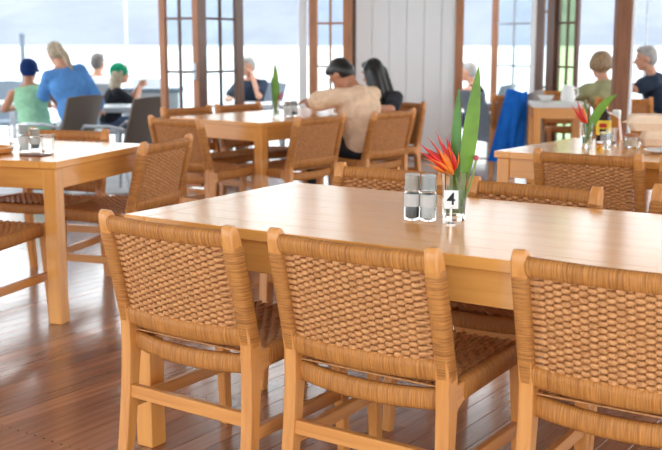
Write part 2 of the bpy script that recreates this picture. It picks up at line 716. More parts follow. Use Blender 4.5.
fw, fo = 'frame_wood', 'frame_orange'
leaf('door_1', 161, 9.35, 200, 9.1, 'orange-brown folding glazed door leaf nearest the open deck', ((fo, fo), fw), st=.07, z_rows=(.55, 1.02, 1.48), handle=True)
leaf('door_2', 200.5, 9.1, 245, 9.6, 'dark brown folding glazed door leaf with bright panes', ((fw, fw), 'dark_void'), st=.105, z_rows=(.55, 1.02, 1.48), mun=.02)
leaf('door_3', 309, 11.5, 351, 11.35, 'glazed timber door leaf left of the white wall', ((fo, fo), fo), st=.095, z_rows=(.55, 1.02, 1.48))
leaf('door_4', 489, 11.9, 533, 11.4, 'glazed door leaf with orange stile right of the white wall', ((fo, 'white_paint'), 'grey_metal'), st=.075, z_rows=(.55, 1.02, 1.48), mun=.02)  # right stile is white: light falling on the timber put into its colour
leaf('door_5', 533, 11.4, 551, 11.25, 'dark brown folded door leaf seen nearly edge on', ((fw, fw), fw), st=.093, cols=1, z_rows=(.8, 1.6))
leaf('door_6', 552, 11.3, 574, 11.0, 'narrow folding door leaf with the green garden reflection tinted into its panes', ((fw, fw), fw), st=.05, cols=2, z_rows=(.55, 1.02, 1.48), glz='pane_green_reflect')


# ------------------------------------------------------------------ woven chair
def rear_path(z):
    """y of the rear post line at height z"""
    pts = [(0, -.255), (.12, -.236), (.245, -.224), (.38, -.214), (.46, -.215), (.60, -.247), (.80, -.300)]
    for (a, ya), (b_, yb) in zip(pts, pts[1:]):
        if z <= b_:
            return ya + (yb - ya) * (z - a) / (b_ - a)
    return pts[-1][1]


PX = .231      # post centre from the middle
TILT = Vector((0, -.085, .34)).normalized()
NRM = Vector((0, -.34, -.085)).normalized()


def back_pt(x, t):
    """point on the middle surface of the back, t = 0 lower rail .. 1 top rail"""
    z = .487 + (.762 - .487) * t
    bow = (.036 * (1 - t) + .022 * t) * (1 - (x / PX) ** 2)
    return Vector((x, rear_path(z) - bow, z))


def seat_pt(x, y):
    e = (1 - (x / .235) ** 2) * (1 - (y / .215) ** 2)
    return Vector((x, y, .430 + .016 * (y + .2) / .4 - .024 * max(0, e)))


def make_chair():
    root = empty('woven_chair')
    for s in (-1, 1):
        zs = [0, .06, .12, .18, .245, .31, .38, .42, .46, .53, .60, .68, .75, .775, .79, .797, .801]
        secs = []
        for z in zs:
            dpt = .0205 + .0055 * math.exp(-((z - .42) / .11) ** 2) + (-.003 if z < .1 else 0)
            wd = .0190
            if z > .77:
                k = math.sqrt(max(0.02, 1 - ((z - .77) / .0315) ** 2))
                dpt *= k
                wd *= (.75 + .25 * k)
            secs.append(rsec(wd, dpt, .18 if z < .76 else .3))
        path = [(s * (PX + (.008 * (1 - z / .4) if z < .4 else 0)), rear_path(z), z) for z in zs]
        leg = MB().sweep(path, secs, side=(1, 0, 0)).build('rear_leg', 'oak_z', root, True, 30)
        zs = [.455, .47, .53, .60, .68, .735, .742]
        MB().sweep([(s * PX, rear_path(z), z) for z in zs], [osec(.0228 if 0 < i < 6 else .020, .026 if 0 < i < 6 else .022, 12, .6) for i in range(len(zs))], side=(1, 0, 0)).build('post_wrap', 'wrap_z', leg, True, 60, label='tan cord wound round the post')
        # front leg
        zs = [0, .1, .2, .3, .40, .452]
        MB().sweep([(s * (.236 + .006 * (1 - z / .45)), .193 + .03 * (1 - z / .45), z) for z in zs], [rsec(.0155 + .004 * z / .45, .0155 + .006 * z / .45, .18) for z in zs], side=(1, 0, 0)).build('front_leg', 'oak_z', root, True, 30)
        # seat side rail with rounded bracket towards the rear leg
        rail = MB()
        rail.sweep([(s * .236, -.205, .405), (s * .236, -.19, .408), (s * .236, -.16, .414), (s * .236, 0, .420), (s * .236, .18, .43)],
                   [rsec(.014, .046, .2), rsec(.014, .034, .2), rsec(.014, .026, .2), rsec(.014, .025, .2), rsec(.014, .025, .2)], side=(1, 0, 0))
        rail = rail.build('seat_rail', 'oak_y', root, True, 30)
        MB().sweep([(s * .236, y, .415 + .012 * (y + .16) / .34) for y in (-.158, -.15, -.05, .05, .165, .172)], [osec(.019 if 0 < i < 5 else .016, .031 if 0 < i < 5 else .028) for i in range(6)], side=(1, 0, 0)).build('rail_wrap', 'wrap_y', rail, True, 60)
        # side stretcher
        MB().sweep([(s * .238, -.226, .205), (s * .239, .205, .205)], rsec(.011, .019, .18), side=(1, 0, 0)).build('side_stretcher', 'oak_y', root, True, 30)
    MB().sweep([(-.235, -.226, .245), (.235, -.226, .245)], rsec(.020, .011, .18), side=(0, 0, 1)).build('rear_stretcher', 'oak_x', root, True, 30)
    # back rails (bowed) and seat rails, all wound with cord
    xs = [-.216, -.21, -.16, -.1, -.05, 0, .05, .1, .16, .21, .216]
    for nm, t, a, b_ in (('top_rail', 1.0, .0238, .017), ('lower_back_rail', -.02, .030, .018)):
        pts = [back_pt(x, t) for x in xs]
        MB().sweep(pts, [osec(a, b_)] * len(pts), side=TILT).build(nm, 'wrap_x', root, True, 60, label='tan cord-wound rail')
    pts = [Vector((x, -.200 - .022 * (1 - (x / .22) ** 2), .400 - .012 * (1 - (x / .22) ** 2))) for x in xs]
    MB().sweep(pts, [osec(.028, .016)] * len(pts), side=(0, 0, 1)).build('seat_rear_rail', 'wrap_x', root, True, 60)
    pts = [Vector((x * 1.02, .197, .428 - .01 * (1 - (x / .22) ** 2))) for x in xs]
    MB().sweep(pts, [osec(.026, .017)] * len(pts), side=(0, 0, 1)).build('seat_front_rail', 'wrap_x', root, True, 60)
    # woven back: weft strands over and under the warp pairs, fuller where they ride on top
    mb = MB()
    ncol, x0, x1 = 18, -.181, .181
    cp = (x1 - x0) / (ncol - 1)
    nrow = 30
    K6 = [(math.cos(2 * PI * j / 6), math.sin(2 * PI * j / 6)) for j in range(6)]
    for i in range(nrow):
        t = .05 + .90 * (i + .5) / nrow
        par = 1 if i % 2 else -1
        te = .05 + .90 * (i // 2 * 2 + 1 + par * .22) / nrow      # strands pair up where they turn round the post
        sm = [(-.226, 0, te), (-.203, 0, te)]
        for c in range(ncol * 6 - 5):
            cc = math.cos(c / 6 * PI)
            sm.append((x0 + c * cp / 6, par * math.copysign(abs(cc) ** .38, cc), t))
        sm += [(.203, 0, te), (.226, 0, te)]
        path, secs = [], []
        for (x, o_, t_) in sm:
            path.append(back_pt(x, t_) + NRM * (.0070 * o_))
            w = .0042 + .0036 * abs(o_)
            secs.append([(w * p_, .0042 * q_) for p_, q_ in K6])
        mb.sweep(path, secs, side=TILT, cap=False)
    for c in range(ncol):
        x = x0 + c * cp
        for dx in (-.0036, .0036):
            mb.sweep([back_pt(x + dx, k / 24) for k in range(25)], [(.0036 * math.cos(2 * PI * j / 4), .0024 * math.sin(2 * PI * j / 4)) for j in range(4)], side=(1, 0, 0), cap=False)
    mb.build('woven_back', 'cord', root, True, 180, label='tan paper cord woven back panel', kind='stuff')
    mb = MB()
    n = 25
    sec = [(.0080 * math.cos(2 * PI * j / 6), .0045 * math.sin(2 * PI * j / 6)) for j in range(6)]
    rows = 17
    for i in range(n):
        x = -.205 + .41 * i / (n - 1)
        par = 1 if i % 2 else -1
        path = []
        for k in range(rows * 3 + 1):
            y = -.208 + .408 * k / (rows * 3)
            path.append(seat_pt(x, y) + Vector((0, 0, .0026 * par * math.cos(k / 3 * PI) + .0065)))
        mb.sweep(path, sec, side=(1, 0, 0), cap=False)
    for k in range(rows):
        y = -.208 + .408 * (k + .0) / rows
        for dy in (-.004, .004):
            mb.sweep([seat_pt(-.236 + .472 * j / 16, y + dy) + Vector((0, 0, .003)) for j in range(17)], [(.004 * math.cos(2 * PI * j / 4), .003 * math.sin(2 * PI * j / 4)) for j in range(4)], side=(0, 1, 0), cap=False)
    mb.build('woven_seat', 'cord', root, True, 180, label='tan paper cord woven seat', kind='stuff')
    return root


CHAIR = make_chair()
chair_used = [False]


def chair(mid, yaw, label, group):
    """mid: point between the two post tops (0.80 m high); yaw in degrees, chair faces its local +y"""
    if not chair_used[0]:
        o = CHAIR
        chair_used[0] = True
    else:
        o = copy_tree(CHAIR)
    v = Vector((-math.sin(R(yaw)), math.cos(R(yaw)), 0))
    o.location = Vector((mid[0], mid[1], 0)) + v * .30
    o.rotation_euler = (0, 0, R(yaw))
    return tag(o, label, 'chair', group)


def tops(a, b):
    p, q = at_z(*a, .80), at_z(*b, .80)
    return (p + q) / 2


GM = 'woven chairs round the long front table'
chair(tops((105, 210), (228, 226)), -35, 'woven-back oak chair at the near left corner of the long front table', GM)
chair(tops((273, 228), (434, 248)), -34.3, 'woven-back oak chair in the middle of the near side of the front table', GM)
c0 = at_z(520, 250, .80)
chair(c0 + Vector((math.cos(R(-33)), math.sin(R(-33)), 0)) * .231, -33, 'nearest woven-back chair, cut by the right picture edge', GM)
chair(tops((342, 162), (439, 172)) + Vector((.015, .03, 0)), 146, 'woven chair across the front table, directly behind the salt and pepper grinders', GM)
chair(tops((477, 176), (597, 187)), 142, 'woven chair across the front table, just right of the heliconia vase', GM)
c0 = at_z(660, 184, .80)
chair(c0 + Vector((math.cos(R(-36)), math.sin(R(-36)), 0)) * .231, 144, 'woven chair of which only one post shows at the right edge beyond the front table', GM)
GL = 'woven chairs round the left table'
chair(tops((139, 141), (185, 137)) + Vector((.02, .05, 0)), 70, 'woven chair at the right end of the left table, back turned aside', GL)
chair((-1.47, 5.84), 163, 'woven chair on the far side of the left table behind the glasses', GL)
chair((-1.712, 4.329), -20, 'woven chair at the left picture edge showing only its seat and legs', GL)
GC = 'woven chairs round the back table'
XA, YA = Vector((.643, .766, 0)), Vector((-.766, .643, 0))
T3C = Vector((-0.462, 6.869, 0))
chair((-1.015, 6.74), -40, 'woven chair at the near left end of the back table', GC)
chair((-0.065, 6.95), 51, 'empty woven chair to the left of the man in beige', GC)
M6 = Vector((0.457, 7.484, 0))
chair(M6, 50, 'woven chair in which the man in the beige shirt sits', GC)
M7 = T3C + XA * 2.05 + YA * .36
chair(M7, 140, 'woven chair of the dark-haired woman at the white wall', GC)
chair(T3C + XA * .40 + YA * 1.17, 230, 'woven chair beside the folding door, left of two behind the back table', GC)
chair(T3C + XA * .95 + YA * 1.17, 230, 'woven chair right of two behind the back table, nearest the glazed leaf', GC)
GR = 'woven chairs round the right table'
chair((1.130, 4.579), -34, 'woven chair at the right table, whole back seen behind the front table', GR)
chair((1.130 + .47, 4.579 - .33), -34, 'woven chair at the right picture edge in front of the takeaway boxes', GR)
GF = 'woven chairs at the far right table'
M9 = at_z(624, 97, .80)
chair(M9, -12, 'far woven chair half hidden by the timber column', GF)
chair((3.58, 10.30), 78, 'far woven chair under the man in navy', GF)
chair((2.40, 10.72), 178, 'far woven chair behind the small far table with the white jug', GF)


# ------------------------------------------------------------------ tables
M['top_white'] = plain('white_table_top', (.74, .73, .71), .35, var=.03)
def table(name, label, corner, yaw, L, Wd, h=.75, group='oak dining tables', lw=.066, top=('table_x', 'table_y')):
    """corner: near left corner of the top; local x along the length"""
    o = empty(name, (corner[0], corner[1], 0), R(yaw))
    tag(o, label, 'table', group)
    t = .032
    fr = .085
    z0 = h - t
    g = .0004
    MB().box(0, fr, 0, Wd, z0, h, .0025).build('top_end_board', top[1], o)
    MB().box(L - fr, L, 0, Wd, z0, h, .0025).build('top_end_board', top[1], o)
    n = 8
    w = Wd / n
    for i in range(n):
        MB().box(fr + g, L - fr - g, i * w + g / 2, (i + 1) * w - g / 2, z0, h, .0004 if 0 < i < n - 1 else .0015).build('top_plank', top[0], o)
    e = .012
    for (x, y) in ((e, e), (L - e - lw, e), (e, Wd - e - lw), (L - e - lw, Wd - e - lw)):
        MB().box(x, x + lw, y, y + lw, 0, z0, .004, seg=2).build('leg', 'table_z', o)
    ah = .095
    for y in (e + .006, Wd - e - .006 - .022):
        MB().box(e + lw, L - e - lw, y, y + .022, z0 - ah, z0, .002).build('apron', 'table_x', o)
    for x in (e + .006, L - e - .006 - .022):
        MB().box(x, x + .022, e + lw, Wd - e - lw, z0 - ah, z0, .002).build('apron', 'table_y', o)
    return o


table('dining_table', 'long oak dining table in front, carrying the number 4 card', (-0.639, 3.165), -33, 2.35, .90)
T2O = Vector((-1.222, 4.589, 0))
ax, ay = Vector((math.cos(R(-18)), math.sin(R(-18)), 0)), Vector((-math.sin(R(-18)), math.cos(R(-18)), 0))
table('dining_table', 'oak dining table at the left picture edge with tray and glasses', T2O - ax * 1.5, -18, 1.5, .90)
table('dining_table', 'oak dining table at the back where the man in beige leans', T3C, 50, 1.62, .90)
T4C = Vector((0.798, 5.079, 0))
table('dining_table', 'oak dining table on the right under the takeaway boxes', T4C, -38, 1.8, .90)
T5C = at_z(536, 104, .75)
table('dining_table', 'small white-topped far table beside the woman in the olive blouse', T5C + Vector((-.03, 0, 0)), -6, .48, .55, top=('top_white', 'top_white'))


# ------------------------------------------------------------------ small things on the tables
def leafblade(path, widths, side, fold=.25, thick=.0006):
    mb = MB()
    secs = []
    for w in widths:
        w = max(w, .0006)
        secs.append([(-w, fold * w + thick), (0, thick), (w, fold * w + thick), (w, fold * w - thick), (0, -thick), (-w, fold * w - thick)])
    return mb.sweep(path, secs, side=side)


M['leaf'] = plain('leaf_green', (.07, .19, .014), .4, bscale=40, var=.25)
M['leaf_light'] = plain('leaf_light_green', (.135, .27, .012), .45, bscale=40, var=.25)
M['bract_red'] = plain('bract_red', (.62, .018, .015), .35, bscale=60, var=.2)
M['bract_orange'] = plain('bract_orange', (.85, .21, .015), .35, bscale=60, var=.2)
M['berry'] = plain('berry_pink', (.45, .07, .10), .4)
M['stem'] = plain('stem_green', (.20, .30, .05), .4)
M['salt'] = plain('salt_crystals', (.82, .81, .79), .6, bump=.6, bscale=500)
M['pepper'] = plain('peppercorns', (.05, .04, .035), .5, bump=1, bscale=400, var=.6)
M['plastic_clear'] = glass('clear_plastic', (.95, .97, .97), .12)
M['paper_label'] = plain('paper_label', (.60, .58, .55), .6, var=.04)


def curve_pts(p0, p1, bend, n=9):
    p0, p1, bend = Vector(p0), Vector(p1), Vector(bend)
    return [p0.lerp(p1, i / n) + bend * (4 * (i / n) * (1 - i / n)) for i in range(n + 1)]


def tumbler_mesh(r0, r1, h, wall=.004, k=16):
    return MB().lathe([(r0, 0), (r0 + (r1 - r0) * .5, h * .5), (r1, h), (r1 - wall, h), (r0 + (r1 - r0) * .5 - wall, h * .5), (r0 - wall, .012)], k)


def vase(loc, rz, label, h, r, flower, leaves, group='glass vases with flowers', spikes=True):
    o = empty('flower_vase', loc, rz)
    tag(o, label, 'vase', group)
    k = 10
    MB().lathe([(r * .86, 0), (r, h), (r - .004, h), (r * .86 - .004, .014)], k).build('glass_body', 'glass', o)
    MB().lathe([(r * .86 - .0046, .0145), (r * .93 - .0046, h * .45)], k).build('water', 'water_in', o)
    for (p0, p1, bend, w, side, mat, tip) in leaves:
        pts = curve_pts(p0, p1, bend, 12)
        ws = [w * (math.sin(PI * (.07 + .93 * i / 12)) ** .75) * (1.0 if i < 11.5 else .1) * (.35 + .65 * min(1, i / 4)) for i in range(13)]
        leafblade(pts, ws, side).build('leaf', mat, o, True, 50)
    for (p0, p1, bend, rad, mat) in flower:
        pts = curve_pts(p0, p1, bend, 6)
        rs = [rad * x for x in (.45, .9, 1.0, .8, .5, .25, .04)]
        MB().tube(pts, rs, 6).build('bract', mat, o, True, 60)
    return o


def vase_stems(o, lines, rad=.003):
    for (p0, p1, bend) in lines:
        MB().tube(curve_pts(p0, p1, bend, 6), rad, 6).build('stem', 'stem', o, True)


vb = at_z(454, 219.5, .75)
FX = Vector((1, 0, 0))


def vp(px, py, dy=0.0):
    """local offset from the vase foot for something at this picture place, dy metres behind the vase"""
    p = at_Y(px, py, vb.y + dy)
    return (p.x - vb.x, p.y - vb.y, p.z - .75)


fl = []
base = vp(456, 178)
heads = [((420, 144), .0075, 'bract_red'), ((419, 152), .008, 'bract_red'), ((427, 149), .009, 'bract_red'), ((436, 131), .0045, 'bract_red'),
         ((446, 137), .0085, 'bract_red'), ((450, 150), .008, 'bract_red'), ((433, 155), .008, 'bract_red'), ((426, 136), .003, 'bract_red'),
         ((441, 142), .006, 'bract_red'), ((449, 132), .003, 'bract_red'),
         ((423, 164), .003, 'bract_orange'), ((421, 158), .003, 'bract_orange'), ((429, 168), .004, 'bract_orange'), ((434, 172), .003, 'bract_orange'),
         ((431, 143), .004, 'bract_orange'), ((439, 150), .007, 'bract_orange'), ((443, 152), .008, 'bract_orange'), ((447, 146), .005, 'bract_orange'),
         ((436, 160), .007, 'bract_orange'), ((453, 158), .007, 'bract_orange'), ((430, 159), .005, 'bract_orange'), ((446, 164), .008, 'bract_orange'),
         ((441, 166), .006, 'bract_orange'), ((458, 152), .003, 'bract_orange'), ((440, 137), .003, 'bract_orange')]
for n, ((x, y), rad, mat) in enumerate(heads):
    ta = vp(x, y, -.03 + .012 * (n % 5))
    s0 = Vector(base).lerp(Vector(ta), .22 + .05 * (n % 4))
    fl.append((tuple(s0), ta, (.004 * ((n % 3) - 1), 0, .006), rad, mat))
lv = [(vp(461, 200), vp(479, 66, .02), (.004, 0, 0), .025, (.95, .3, 0), 'leaf_light', 1),
      (vp(456, 200), vp(459, 88, .03), (-.004, .01, 0), .016, (.9, -.4, 0), 'leaf', 0),
      (vp(463, 200), vp(470, 96, .035), (.004, .01, 0), .018, (.8, -.6, 0), 'leaf', 0)]
v1 = vase((vb.x, vb.y, .7505), .3, 'faceted glass vase with red heliconia and tall leaves on the front table', .142, .040, fl, lv)
v1.rotation_euler = (0, 0, 0)
vase_stems(v1, [((.0, .0, .02), base, (.01, 0, 0)), ((-.012, .005, .02), vp(452, 176), (0, 0, 0)), ((.012, .0, .02), vp(461, 190), (0, 0, 0)), ((.015, -.008, .03), vp(476, 160), (.004, 0, -.01)), ((-.015, -.01, .02), vp(448, 186), (0, 0, 0))], .0032)
MB().ball(vp(476, 158), .0085, 10, 8).build('berry', 'berry', v1, True, label='small pink berry on a thin stem')
for n in range(7):
    a = n * 2.4
    MB().ball((.016 * math.cos(a), .016 * math.sin(a), .034 + .010 * (n % 3)), (.012, .012, .016), 8, 6).build('bud', 'leaf_light', v1, True)


def text_mesh(txt, size, mat, parent, loc, rot, depth=.0004):
    cu = bpy.data.curves.new('digit', 'FONT')
    cu.body = txt
    cu.size = size
    cu.extrude = depth
    cu.offset = size * .012
    cu.align_x, cu.align_y = 'CENTER', 'CENTER'
    t = bpy.data.objects.new('tmp', cu)
    COL.objects.link(t)
    bpy.context.view_layer.update()
    me = bpy.data.meshes.new_from_object(t.evaluated_get(bpy.context.evaluated_depsgraph_get()))
    bpy.data.objects.remove(t)
    o = bpy.data.objects.new('digit', me)
    COL.objects.link(o)
    me.materials.clear()
    me.materials.append(M[mat])
    o.parent = parent
    o.location = loc
    o.rotation_euler = rot
    return o


cb_ = at_z(450.5, 224, .75)
card = tag(empty('table_number_card', (cb_.x, cb_.y - .004, .7505), R(-6)), 'white number 4 card in a chrome clip before the vase', 'sign')
MB().lathe([(.016, 0), (.016, .003), (.004, .006), (.0035, .05)], 14).build('clip_stand', 'chrome', card, True)
cd_ = MB().box(-.021, .021, -.001, .001, .045, .099, .0005).build('card', 'white_card', card)
text_mesh('4', .050, 'black_ink', cd_, (0, -.0014, .0725), (PI / 2, 0, 0))


def grinder(loc, label, fill, capcol, h=.138, r=.0245, lab=True, group='salt and pepper grinders', name='pepper_grinder'):
    o = tag(empty(name, loc, .4), label, 'grinder', group)
    MB().lathe([(r * .92, 0), (r, .004), (r, h * .60), (r * .86, h * .64), (r * .86 - .003, h * .63), (r - .003, h * .58), (r - .003, .008)], 20).build('jar', 'glass', o, True, 40)
    MB().lathe([(r - .0045, .009), (r - .0045, h * .31)], 18).build('contents', fill, o, True, 50)
    if lab:
        MB().lathe([(r + .0004, h * .30), (r + .0004, h * .57), (r + .0001, h * .57), (r + .0001, h * .30)], 20, closed=True).build('label', 'paper_label', o, True)
    MB().lathe([(r * .9, h * .645), (r * 1.0, h * .66), (r * 1.0, h * .72), (r * .93, h * .74), (r * .93, h * .97), (r * .86, h)], 20).build('cap', 'plastic_clear', o, True, 40)
    MB().lathe([(r * .78, h * .665), (r * .82, h * .72), (r * .80, h * .74), (r * .78, h * .96)], 14).build('grinder_core', capcol, o, True, 40)
    return o


M['cap_frost'] = plain('frosted_cap', (.55, .54, .52), .25, var=.03)
M['cap_cream'] = plain('cream_cap', (.60, .50, .40), .3, var=.03)
g = at_z(412, 219.5, .75)
grinder((g.x, g.y, .7505), 'pepper grinder with dark peppercorns, left of the pair on the front table', 'pepper', 'cap_cream')
g = at_z(428, 220.5, .75)
grinder((g.x, g.y, .7505), 'salt grinder next to the heliconia vase on the front table', 'salt', 'cap_frost', name='salt_grinder')

# left table: wooden tray, grinders, tumblers
tz = .7505
tray_p = at_z(-15, 153, tz)
tr = tag(empty('serving_tray', (tray_p.x, tray_p.y, tz), R(-18)), 'round wooden serving tray at the left picture edge', 'tray')
MB().lathe([(.115, 0), (.128, .006), (.134, .028), (.128, .028), (.118, .010)], 32).build('tray_body', 'oak_x', tr, True, 40)
M['menu_brown'] = plain('brown_leather', (.16, .055, .03), .4)
p = at_z(36, 155.5, tz)
c_ = tag(MB().box(-.06, .06, -.045, .045, 0, .006, .002).build('coaster', 'menu_brown'), 'dark brown leather coaster on the left table', 'coaster')
c_.location = (p.x, p.y, tz)
c_.rotation_euler = (0, 0, R(-18))
p = at_z(24, 152, tz)
grinder((p.x, p.y, tz), 'tall salt grinder with white cap on the left table', 'salt', 'cap_frost', h=.135, name='salt_grinder')
p = at_z(35.5, 151.5, tz)
grinder((p.x, p.y, tz + .0065), 'short pepper grinder with cream cap beside the tumbler on the left table', 'pepper', 'cap_cream', h=.105, name='pepper_grinder')
GT = 'drinking tumblers'


def tumbler(loc, label, r=.035, h=.088):
    o = tag(empty('tumbler', loc), label, 'glass', GT)
    MB().lathe([(r * .8, 0), (r, h), (r - .003, h), (r * .8 - .003, .016)], 12).build('glass_wall', 'glass', o)
    MB().lathe([(r * .78, -.0001), (r * .78, .004)], 12).build('glass_foot', 'glass', o)
    return o


p = at_z(48, 153, tz)
tumbler((p.x, p.y, tz), 'empty faceted tumbler, rightmost glass on the left table')
p = at_z(3, 149, tz)
tumbler((p.x, p.y + .2, tz), 'empty tumbler at the very left picture edge')

# back table: vase with one tall leaf, two shakers
p = at_z(276, 117.5, tz)
v3 = vase((p.x, p.y, tz), 0, 'small glass vase with one tall green leaf on the back table', .11, .03,
          [((.02, 0, .13), (.06, 0, .19), (0, 0, .01), .006, 'berry'), ((.02, 0, .12), (.075, 0, .165), (0, 0, .01), .005, 'berry'), ((.01, 0, .11), (.05, .01, .15), (0, 0, .01), .005, 'bract_red')],
          [((0, 0, .02), (-.005, .01, .385), (.004, 0, 0), .026, (1, .2, 0), 'leaf_light', 0), ((-.005, 0, .02), (-.03, .0, .31), (-.004, 0, 0), .010, (1, -.3, 0), 'leaf', 0)])
vase_stems(v3, [((0, 0, .015), (.02, 0, .13), (0, 0, 0))])
p = at_z(287.5, 116.5, tz)
grinder((p.x, p.y, tz), 'left shaker of the pair on the back table', 'salt', 'cap_cream', h=.11, r=.026, name='salt_grinder')
p = at_z(294, 116.2, tz)
grinder((p.x, p.y + .03, tz), 'right shaker of the pair on the back table', 'pepper', 'cap_frost', h=.11, r=.026)

# right table
p = at_z(586, 147, tz)
v4 = vase((p.x, p.y, tz), 0, 'glass vase with orange flower and slanting leaf on the right table', .125, .036,
          [((-.01, 0, .12), (-.085, 0, .215), (0, 0, .0), .010, 'bract_red'), ((-.01, 0, .12), (-.055, 0, .235), (0, 0, .0), .012, 'bract_red'), ((-.01, 0, .12), (-.07, .01, .17), (0, 0, 0), .009, 'bract_orange'),
           ((0, 0, .12), (-.03, 0, .225), (0, 0, 0), .009, 'bract_orange'), ((0, 0, .12), (-.045, -.01, .19), (0, 0, 0), .009, 'bract_red')],
          [((0, 0, .03), (.145, 0, .265), (-.015, 0, .03), .024, (.6, .1, -.8), 'leaf_light', 0), ((0, 0, .03), (-.012, .02, .24), (.004, 0, 0), .016, (1, .2, 0), 'leaf', 0)])
vase_stems(v4, [((0, 0, .02), (-.01, 0, .12), (0, 0, 0))])
p = at_z(606, 149, tz)
tumbler((p.x, p.y, tz), 'clear tumbler right of the vase on the right table, nearer the boxes', .034, .085)
p = at_z(612, 146, tz)
tumbler((p.x + .02, p.y + .08, tz), 'clear tumbler half hidden behind another glass on the right table', .034, .085)
p = at_z(599.5, 150, tz)
am = tag(empty('amber_jar', (p.x, p.y, tz)), 'tiny jar of amber honey by the tumblers', 'jar')
M['honey'] = glass('amber_honey', (.85, .38, .03), .05)
MB().lathe([(.014, 0), (.016, .004), (.016, .030), (.013, .034)], 14).build('jar_body', 'honey', am, True, 40)
MB().lathe([(.0145, .034), (.0145, .041), (.013, .043)], 14).build('lid', 'white_card', am, True, 40)
# sauce bottle with yellow label
p = at_z(603, 141, tz)
sb = tag(empty('sauce_bottle', (p.x, p.y, tz), R(-20)), 'dark sauce bottle with bright yellow label on the right table', 'bottle')
sb.scale = (1.25, 1.25, 1.15)
M['sauce'] = plain('dark_sauce', (.03, .012, .008), .15)
M['yellow_label'] = plain('yellow_label', (.85, .58, .02), .4, var=.05)
M['red_print'] = plain('red_print', (.6, .03, .02), .4)
MB().lathe([(.03, 0), (.032, .004), (.032, .10), (.022, .125), (.013, .14), (.013, .152)], 18).build('bottle_body', 'sauce', sb, True, 40)
yl = MB().lathe([(.0326, .03), (.0326, .098), (.0322, .098), (.0322, .03)], 18, closed=True).build('label', 'yellow_label', sb, True, label='yellow wrap-round label')
MB().box(-.016, .016, -.0345, -.031, .066, .084, .004).build('red_emblem', 'red_print', yl)
MB().box(-.014, .014, -.0345, -.031, .045, .058, .002).build('dark_emblem', 'sauce', yl)
MB().lathe([(.0145, .152), (.0145, .17), (.012, .173)], 14).build('cap', 'yellow_label', sb, True, 40)
# folded paper bag / napkins
p = at_z(613, 140, tz)
nb_ = tag(empty('napkin_holder', (p.x, p.y, tz), R(-30)), 'brown napkin holder with white napkins behind the sauce bottle', 'napkin holder')
MB().add([(-.045, -.03, 0), (.045, -.03, 0), (.045, .03, 0), (-.045, .03, 0), (-.03, -.024, .15), (.03, -.024, .12), (.03, .024, .12), (-.03, .024, .15)],
         [(3, 2, 1, 0), (4, 5, 6, 7), (0, 1, 5, 4), (1, 2, 6, 5), (2, 3, 7, 6), (3, 0, 4, 7)]).build('holder', 'oak_z', nb_)
MB().box(-.008, .034, -.018, .018, .11, .165, .006).build('napkin', 'white_card', nb_)


def takeaway(loc, rz, label, l, w, h, closed=True):
    o = tag(empty('takeaway_box', loc, rz), label, 'food box', 'pulp takeaway boxes')
    def shell(z0, z1, a0, a1):
        def sec(a):
            return [(a * l / 2, -a * w / 2 + .02), (a * l / 2, a * w / 2 - .02), (a * l / 2 - .02, a * w / 2), (-a * l / 2 + .02, a * w / 2), (-a * l / 2, a * w / 2 - .02), (-a * l / 2, -a * w / 2 + .02), (-a * l / 2 + .02, -a * w / 2), (a * l / 2 - .02, -a * w / 2)]
        return MB().sweep([(0, 0, z0), (0, 0, (z0 + z1) / 2), (0, 0, z1)], [sec(a0), sec((a0 + a1) / 2), sec(a1)], side=(1, 0, 0))
    shell(0, h * .45, .82, .98).build('base_tray', 'pulp', o)
    shell(h * .45, h * .53, 1.05, 1.05).build('rim', 'pulp', o)
    shell(h * .53, h, .98, .82).build('lid', 'pulp', o)
    if closed:
        MB().box(-l / 2 - .022, -l / 2 - .002, -.02, .02, h * .46, h * .52, .002).build('tab', 'pulp', o)
    return o


p = at_z(652, 146, tz)
bx0 = Vector((p.x + .03, p.y + .05, tz))
takeaway(bx0, R(-14), 'small pulp takeaway box, lower one of the stack on the right table', .16, .13, .075, False)
takeaway(bx0 + Vector((-.03, .03, .0755)), R(-12), 'large pulp clamshell takeaway box, topmost of the stack on the right table', .215, .18, .08)
p = at_z(632, 148, tz)
jr = tag(empty('jar', (p.x, p.y + .02, tz)), 'glass jar with brown lid under the overhanging takeaway box', 'jar')
MB().lathe([(.032, 0), (.036, .006), (.036, .05), (.030, .056), (.027, .056), (.033, .048), (.033, .008)], 18).build('jar_glass', 'glass', jr, True, 40)
MB().lathe([(.031, .009), (.031, .04)], 18).build('sugar', 'pulp', jr, True, 40)
MB().lathe([(.034, .0565), (.034, .068), (.031, .071)], 18).build('lid', 'frame_orange', jr, True, 40)
p = at_z(664, 153, tz)
pl = tag(empty('side_plate', (p.x, p.y, tz)), 'white plate with cutlery at the right picture edge', 'plate')
MB().lathe([(.05, 0), (.06, .002), (.095, .014), (.095, .017), (.055, .006)], 28).build('plate_dish', 'white_card', pl, True, 40)
sp_ = tag(MB().tube([(-.09, 0, .022), (0, .01, .024), (.05, .02, .020)], [.003, .003, .006], 8).build('spoon', 'chrome', None, True), 'steel spoon resting on the white plate', 'cutlery')
sp_.location = (p.x, p.y - .03, tz)
